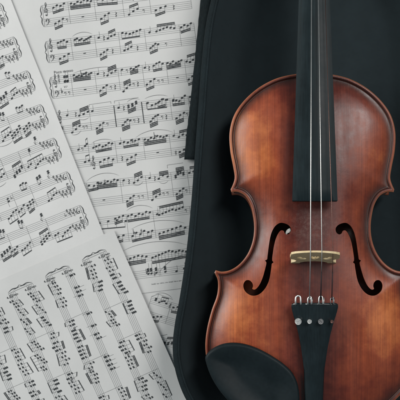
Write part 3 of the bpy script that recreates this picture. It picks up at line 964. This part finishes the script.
# one more system above
k = two(A_, 85, 71, -6, 142)
for i, x in enumerate((20, 46, 74, 101, 142)): k.bar(x, 71, 85 + ST, .2)
k.group(5, 16, [4, 6, 5, 7], 85, False, 2); k.group(23, 43, [6, 5, 7, 6, 8, 7, 6], 85, False, 3); k.slur((21, 95), (72, 95), 5); k.group(50, 70, [7, 6, 7, 5, 6], 85, False, 2); k.note(79, 5, 85); k.rest(85, 85)
k.group(90, 98, [4, 6, 7], 85, True, 2); k.group(105, 138, [7, 8, 6, 7, 5, 6, 7, 8], 85, False, 2)
k.group(5, 13, [2, 4, 6], 71, False, 2); k.rest8(17, 71); k.whole(33, 71); k.group(51, 59, [1, 4, 6], 71, False, 2); k.rest(66, 71); k.group(79, 88, [2, 5, 7], 71, True, 2); k.rest8(94, 71); k.group(106, 116, [3, 5, 6], 71, False, 2); k.rest(124, 71)
A_.system(k)

# system 1
k = two(A_, 13.3, -1, -6, 142, key=None)
k.sharp(1.2, 13.3 + 8 * SP / 2); k.sharp(1.2, 13.3 + 3 * SP / 2); k.flat(2.2, -1 + 3 * SP)
for x in (13.4, 37.5, 61, 85.5, 109.5, 128, 142): k.bar(x, -1, 13.3 + ST, .2)
for x in (7, 9.6): k.note(x, 6, 13.3, True, chord=[-4, -5, 1]) ; k.head(x, 13.3 + 1.0 * SP)
k.group(16.5, 34, [7, 5, 6, 5, 7, 8, 6, 7], 13.3, False, 3, acc={4: 'b', 6: '#'})
k.note(40.5, 5, 13.3); k.rest(46.5, 13.3); k.group(50, 58.5, [2, 4, 6], 13.3, True, 3); k.slur((50, 20), (60, 17.0), -1.4)
k.note(65, 6, 13.3, False); k.rest8(70, 13.3); k.group(74, 82, [6, 5, 7, 8], 13.3, False, 3)
k.note(88, 5, 13.3, True); k.rest(92, 13.3); k.group(97, 106, [6, 8, 9, 7], 13.3, False, 2)
k.group(111, 125, [7, 6, 8, 6, 7, 8], 13.3, False, 3)
k.group(130, 140, [6, 5, 7, 8], 13.3, True, 2); k.group(130, 138, [2, 5, 7], -1, False, 2); k.rest8(6, -1); k.rest8(9.8, -1); k.whole(26, -1); k.group(41, 48, [2, 5, 7], -1, False, 2); k.rest8(52, -1); k.rest(56, -1)
k.group(64, 71, [-2, 1, 4], -1, True, 3); k.rest8(75, -1); k.rest(79, -1); k.group(88, 96, [2, 5, 7], -1, False, 2); k.rest8(100, -1); k.rest8(104, -1); k.whole(119, -1)
k.stroke([(5.4, 10.2), (6.2, 8.2)], .4, 3); k.stroke([(6.4, 10.4), (7.0, 9.6), (6.0, 9.0)], .3, 3); k.stroke([(8.0, 10.4), (8.6, 9.6), (7.6, 9.0), (7.5, 8.2)], .3, 3)
k.slur((16, 21.8), (58, 22.5), 2.2)
A_.system(k)
text_system(A_, 'Poco mosso', -3.0, 23.6, 3.9, 0.0, bold=0.03)

# system 2
k = two(A_, -23, -37, -6, 142, brace=False)
for x, w in ((27.5, .2), (52.5, .9), (80.4, .9), (108.8, .2), (127, .2), (142, .2)): k.bar(x, -37, -23 + ST, w)
k.note(5, 4, -23, True); k.rest(13.5, -23); k.group(17, 26, [2, 3, 5], -23, True, 3); k.slur((16, -24.5), (26.5, -24), -1.6)
k.line((28, -11.5), (50, -11.2), .28); k.line((28, -11.5), (28, -14), .28); k.line((50, -11.2), (50, -13.4), .28); k.note(30.5, 5, -23)
k.line((53.5, -11.2), (78, -10.8), .28); k.line((53.5, -11.2), (53.5, -13.6), .28)
k.note(57, 5, -23); k.rest(62, -23); k.group(67, 75, [4, 5, 7], -23, False, 3, chord=[2]); k.slur((66, -14), (79, -13), 2.0)
k.note(86, 6, -23, False); k.group(86.5, 106, [6, 3, 4, 6, 8, 7], -23, False, 1); k.group(97, 105, [5, 8, 7], -23, False, 2); k.slur((84, -13), (107, -13), 2.2)
k.note(112, 5, -23); k.group(112, 124, [6, 5, 4, 7, 9], -23, False, 2)
k.group(129, 139, [7, 6, 8, 5], -23, False, 2); k.group(8, 16, [0, 3, 6], -37, True, 3); k.slur((7, -39), (17, -36), -2); k.rest8(20, -37); k.rest8(23, -37)
k.group(33, 40, [1, 4, 6], -37, False, 3); k.rest8(44, -37); k.group(59, 67, [1, 4, 6, 5], -37, False, 3); k.rest8(71, -37); k.rest(75, -37)
k.group(87, 95, [1, 4, 6, 7], -37, False, 3); k.rest8(99, -37); k.rest(103, -37); k.group(113, 121, [1, 4, 6], -37, False, 3); k.rest8(124, -37)
A_.system(k)

# system 3
k = two(A_, -58.5, -72.5, -6, 142, brace=False)
for x in (22, 49, 77, 103.5, 124.5, 142): k.bar(x, -72.5, -58.5 + ST, .2)
k.note(12, 4, -58.5); k.rest8(16, -58.5); k.group(19, 21, [7, 9], -58.5, True, 1); k.note(27, 4, -58.5); k.group(30, 46, [5, 6, 4, 5, 7, 6], -58.5, False, 2)
k.slur((26, -50), (47, -50), 2.4); k.note(54, 5, -58.5); k.group(58, 73, [6, 5, 7, 6, 7], -58.5, False, 2, acc={3: '#'}); k.group(79, 101, [6, 5, 7, 6, 8, 7, 6, 7], -58.5, False, 3, acc={4: 'b'})
k.slur((70, -50), (108, -49.5), 5.0); k.note(108, 6, -58.5); k.group(113, 121, [4, 6, 5], -58.5, True, 2)
k.group(17, 21, [5, 6], -72.5, True, 1); k.treble(25, -72.5); k.group(32, 45, [3, 5, 6, 4], -72.5, False, 2); k.rest(54, -72.5); k.group(59, 68, [2, 4, 6], -72.5, False, 2); k.whole(90, -72.5); k.sharp(108, -70); k.group(112, 121, [3, 5, 7], -72.5, False, 3)
A_.system(k)

class Shifted:
    """the lower half of the same page, written from an origin of its own"""
    z = 0
    ob = A_.ob
    def pos(self, s, t, lift): return A_.pos(s + 27.8, t - 99.3, lift)
    system = Sheet.system
B_ = Shifted()
k = two(B_, 3.0, -13.6, -33.5, 112, brace=False)
for x in (-12, 21.5, 47, 72.5, 89, 112): k.bar(x, -13.6, 3 + ST, .2)
k.group(-10, 0, [5, 4, 6], 3, False, 2); k.group(-1, 19, [7, 6, 5, 7, 6, 8, 7], 3, False, 3, acc={3: '#'}); k.slur((-12, 12), (21, 14), 5.0); k.note(25, 6, 3, False); k.rest(30, 3); k.group(35, 43, [2, 4, 7], 3, True, 3); k.slur((34, 3), (44, 5), -2)
k.note(51, 5, 3); k.rest(56, 3); k.group(60, 69, [3, 6, 4], 3, True, 3); k.line((70, 18.2), (86, 18.4), .28); k.line((70, 18.2), (70, 15), .28); k.slur((60, 2.5), (69, 2.5), -2); k.group(77, 85, [4, 7, 8, 6], 3, True, 3, chord=[2])
k.whole(3, -13.6); k.group(26, 33, [1, 4, 6], -13.6, False, 3); k.rest8(38, -13.6); k.rest8(42, -13.6); k.group(51, 59, [-1, 2, 4], -13.6, True, 3); k.rest8(63, -13.6); k.rest8(67, -13.6); k.group(76, 83, [2, 5, 7], -13.6, False, 3); k.rest8(86, -13.6)
k.group(91, 104, [5, 6, 7, 5], 3, True, 2)
B_.system(k)
k = two(B_, -33.0, -52.5, -33.5, 112, brace=False)
for x in (23, 50, 87, 112): k.bar(x, -52.5, -33 + ST, .2)
k.group(-4, 22, [2, 3, 3, 1], -33, False, 1); k.group(12, 20, [5, 6, 7], -33, False, 2); k.group(25, 47, [6, 7, 5, 7, 6, 8, 7], -33, False, 2); k.slur((24, -22), (50, -22.5), 4)
k.note(54, 4, -33); k.line((55, -22), (79, -20), .3); k.group(56, 80, [3, 4, 5, 6, 7, 6, 7, 8], -33, True, 2); k.rest8(83, -33)
k.group(8, 18, [5, 6, 7], -52.5, False, 2); k.group(27, 47, [5, 8, 6, 9, 7, 8], -52.5, False, 2, acc={1: 'b', 3: '#'}); k.slur((26, -41), (80, -41.5), 5.5); k.group(54, 80, [4, 5, 6, 7, 8, 9, 7], -52.5, False, 3)
B_.system(k)
k = two(B_, -74.5, -91.0, -33.5, 112, brace=False)
for x in (50, 86, 112): k.bar(x, -91, -74.5 + ST, .2)
k.group(18, 38, [4, 5, 6, 7, 6, 5], -74.5, False, 3); k.group(44, 78, [3, 4, 5, 6, 7, 8, 7, 6, 7, 6, 5], -74.5, False, 2); k.slur((14, -62), (80, -63.5), 6.5)
for x in (38, 41, 46, 55): k.note(x, 4, -91, True, chord=[3, 5])
k.sharp(44, -88); k.flat(36, -86); k.slur((48, -88), (82, -72), 4); k.note(66, 3, -91); k.note(74, 5, -91); k.bar(48.5, -91, -91 + ST, .2)
B_.system(k)
k = Ink(1.0)                                             # small publisher's line under the last system, illegible in the photo
x = 40.0; rnd = random.Random(5)
while x < 76:
    L = rnd.uniform(2.0, 5.0); e = x + L
    while x < e:
        h = rnd.choice((.8, .8, 1.2)); k.line((x, -98.5), (x, -98.5 + h), .22); 
        if rnd.random() < .6: k.line((x, -98.5 + rnd.choice((0, .7))), (x + .5, -98.5 + rnd.choice((0, .7))), .2)
        x += .62
    x += .7
B_.system(k, 'publisher_line')

# ---- page C: upper left, upside down (clefs at the right), key signatures of flats
C_ = Sheet('C', (85.0, 219.0), 180 - 21.6, 2.2, (-12.0, 200, -252, 34), M_PAPER[0], 'left sheet lying upside down with clefs and braces at its right side', 3.1)
rn = random.Random(11)
def busy(k, s0, s1, base, style, sp):
    s = s0
    while s < s1 - 6:
        r = rn.random(); n = rn.choice((3, 4, 4, 6))
        w = n * 2.6
        if s + w > s1 - 1.5: break
        if style == 'high':                                # long rests of runs with high ledger chords
            if r < .62:
                p0 = rn.choice((-4, -5, -6)); nn = rn.choice((1, 2, 2, 3)); k.group(s, s + 2.9 * (nn - 1), [p0 + (q % 2) * rn.choice((-1, 1)) for q in range(nn)], base, True, 1, chord=[2] if rn.random() < .6 else None); s += 7.4 + 2.2 * nn
            elif r < .85: k.note(s, rn.choice((2, 4, -3)), base, True, chord=[rn.choice((2, 3))]); s += 4.6
            else: k.rest8(s, base); s += 3.6
        elif style == 'run':
            p = rn.choice((0, 1, 2, 3)); ps = [p + (i * 2) % 7 - rn.choice((0, 1)) for i in range(n)]; w = n * 3.3
            k.group(s, s + w - 3.3, ps, base, rn.random() < .6, rn.choice((1, 1, 2)), chord=[rn.choice((2, 3))] if rn.random() < .35 else None)
            s += w + .2
        elif style == 'chord':                             # dense beamed chords
            n = rn.choice((2, 3, 4, 4)); w = n * 3.9
            if s + w > s1: break
            ps = [rn.choice((4, 5, 6, 7, 8)) for _ in range(n)]
            k.group(s, s + w - 3.9, ps, base, rn.random() < .55, rn.choice((1, 1, 2)), chord=rn.choice(([3], [2, 4], [3, 5], [4])), acc={0: 'b'} if rn.random() < .25 else None)
            s += w + rn.choice((.4, 1.8))
        else:                                              # thick repeated chords with accents
            k.note(s, rn.choice((3, 4, 5)), base, rn.random() < .5, chord=[2, 5]); k.line((s - 2.4, base + 2 * sp), (s + 2.4, base + 2 * sp), .5); s += rn.choice((4.5, 9, 13))

spc = 1.78
for i in range(0, 7):
    t = -i * 36.2 - 0.0
    L = 200 - 16
    k = two(C_, t + 0, t - 14.4, 0, L, spc, True, -5, 'tb')
    # upside-down page: the upper printed stave is the lower one in the picture
    bars = [37 + rn.uniform(-3, 3), 57 + rn.uniform(-3, 3), 78, 99, 120, 140, 162, L]
    prev = 14.5
    for b in bars:
        k.bar(b, t - 14.4, t + 4 * spc, .2)
        busy(k, prev + 2.2, b + 5, t, 'run', spc); busy(k, prev + 2.2, b, t - 14.4, 'high', spc)
        if rn.random() < .6: k.slur((prev + 3, t + 9.4), (b - 3, t + 9.4), 2)
        prev = b
    C_.system(k)

# ---- page D: lowest left, turned a quarter, staves running down to the right
D_ = Sheet('D', (94.5, 256.0), 90 - 23.8, 2.85, (-15.9, 240, -190, 28.3), M_PAPER[2], 'front sheet turned on its side with staves running down, covering the lower left corner', 4.4)
spd = 1.64
for i in range(0, 5):
    t = -i * 40.2
    L = 205
    s_in = 0 if i else 0
    k = Ink(spd)
    k.staff(0, L, t + 6.4); k.staff(0, L, t - 13.0)
    k.bar(0, t - 13.0, t + 6.4 + 4 * spd, .3); k.brace(-.6, t - 13.0, t + 6.4 + 4 * spd, 3.4)
    k.treble(3.4, t + 6.4); k.treble(3.4, t - 13.0)
    k.slur((-1, t - 8), (-1, t + 8), 1.0)
    prev = 6; bars = [50 + rn.uniform(-4, 4), 92 + rn.uniform(-5, 5), 130 + rn.uniform(-4, 4), 168, L]
    for q_, b in enumerate(bars):
        k.bar(b, t - 13.0, t + 6.4 + 4 * spd, .22)
        busy(k, prev + 2.5, b, t + 6.4, 'thick' if (i == 1 and q_ < 3) else rn.choice(('chord', 'chord', 'run')), spd); busy(k, prev + 2.5, b, t - 13.0, rn.choice(('chord', 'chord', 'run')), spd)
        prev = b
    D_.system(k)

# ================================================================ LIGHT, WORLD, CAMERA
w = bpy.data.worlds.new('World'); S.world = w; w.use_nodes = True
bg = w.node_tree.nodes['Background']; bg.inputs[0].default_value = (0.62, 0.78, 0.85, 1); bg.inputs[1].default_value = 0.26

def area(name, loc, target, size, power, color, sy=None):
    l = bpy.data.lights.new(name, 'AREA'); l.energy = power; l.color = color; l.shape = 'RECTANGLE'; l.size = size; l.size_y = sy or size
    o = bpy.data.objects.new(name, l); COL.objects.link(o); o.location = loc
    d = Vector(target) - Vector(loc); o.rotation_euler = d.to_track_quat('-Z', 'Y').to_euler()
    return o
area('window_light', (-1.40, 0.50, 0.86), (0.0, 0.0, 0.03), 1.0, 25.0, (1.0, 0.975, 0.94))
area('back_window_light', (0.62, 0.53, 1.08), (0.158, 0.07, 0.07), 0.22, 10.5, (1.0, 0.95, 0.92), 0.80)

cam = bpy.data.cameras.new('Camera'); co = bpy.data.objects.new('Camera', cam); COL.objects.link(co)
co.location = ((CX - 200) * MM, (200 - CY) * MM, (ZR + H) * MM)
co.rotation_euler = (0, 0, 0)
cam.sensor_width = 36; cam.lens = 36 * H / 400.0
cam.shift_x = (200 - CX) / 400.0; cam.shift_y = (CY - 200) / 400.0
cam.clip_start = 0.01; cam.clip_end = 20
cam.dof.use_dof = True; cam.dof.focus_distance = (H + 5) * MM - 0.018; cam.dof.aperture_fstop = 11
S.camera = co
S.view_settings.view_transform = 'Standard'; S.view_settings.look = 'None'; S.view_settings.exposure = 0; S.view_settings.gamma = 1
S.render.engine = 'CYCLES'
S.cycles.use_denoising = True
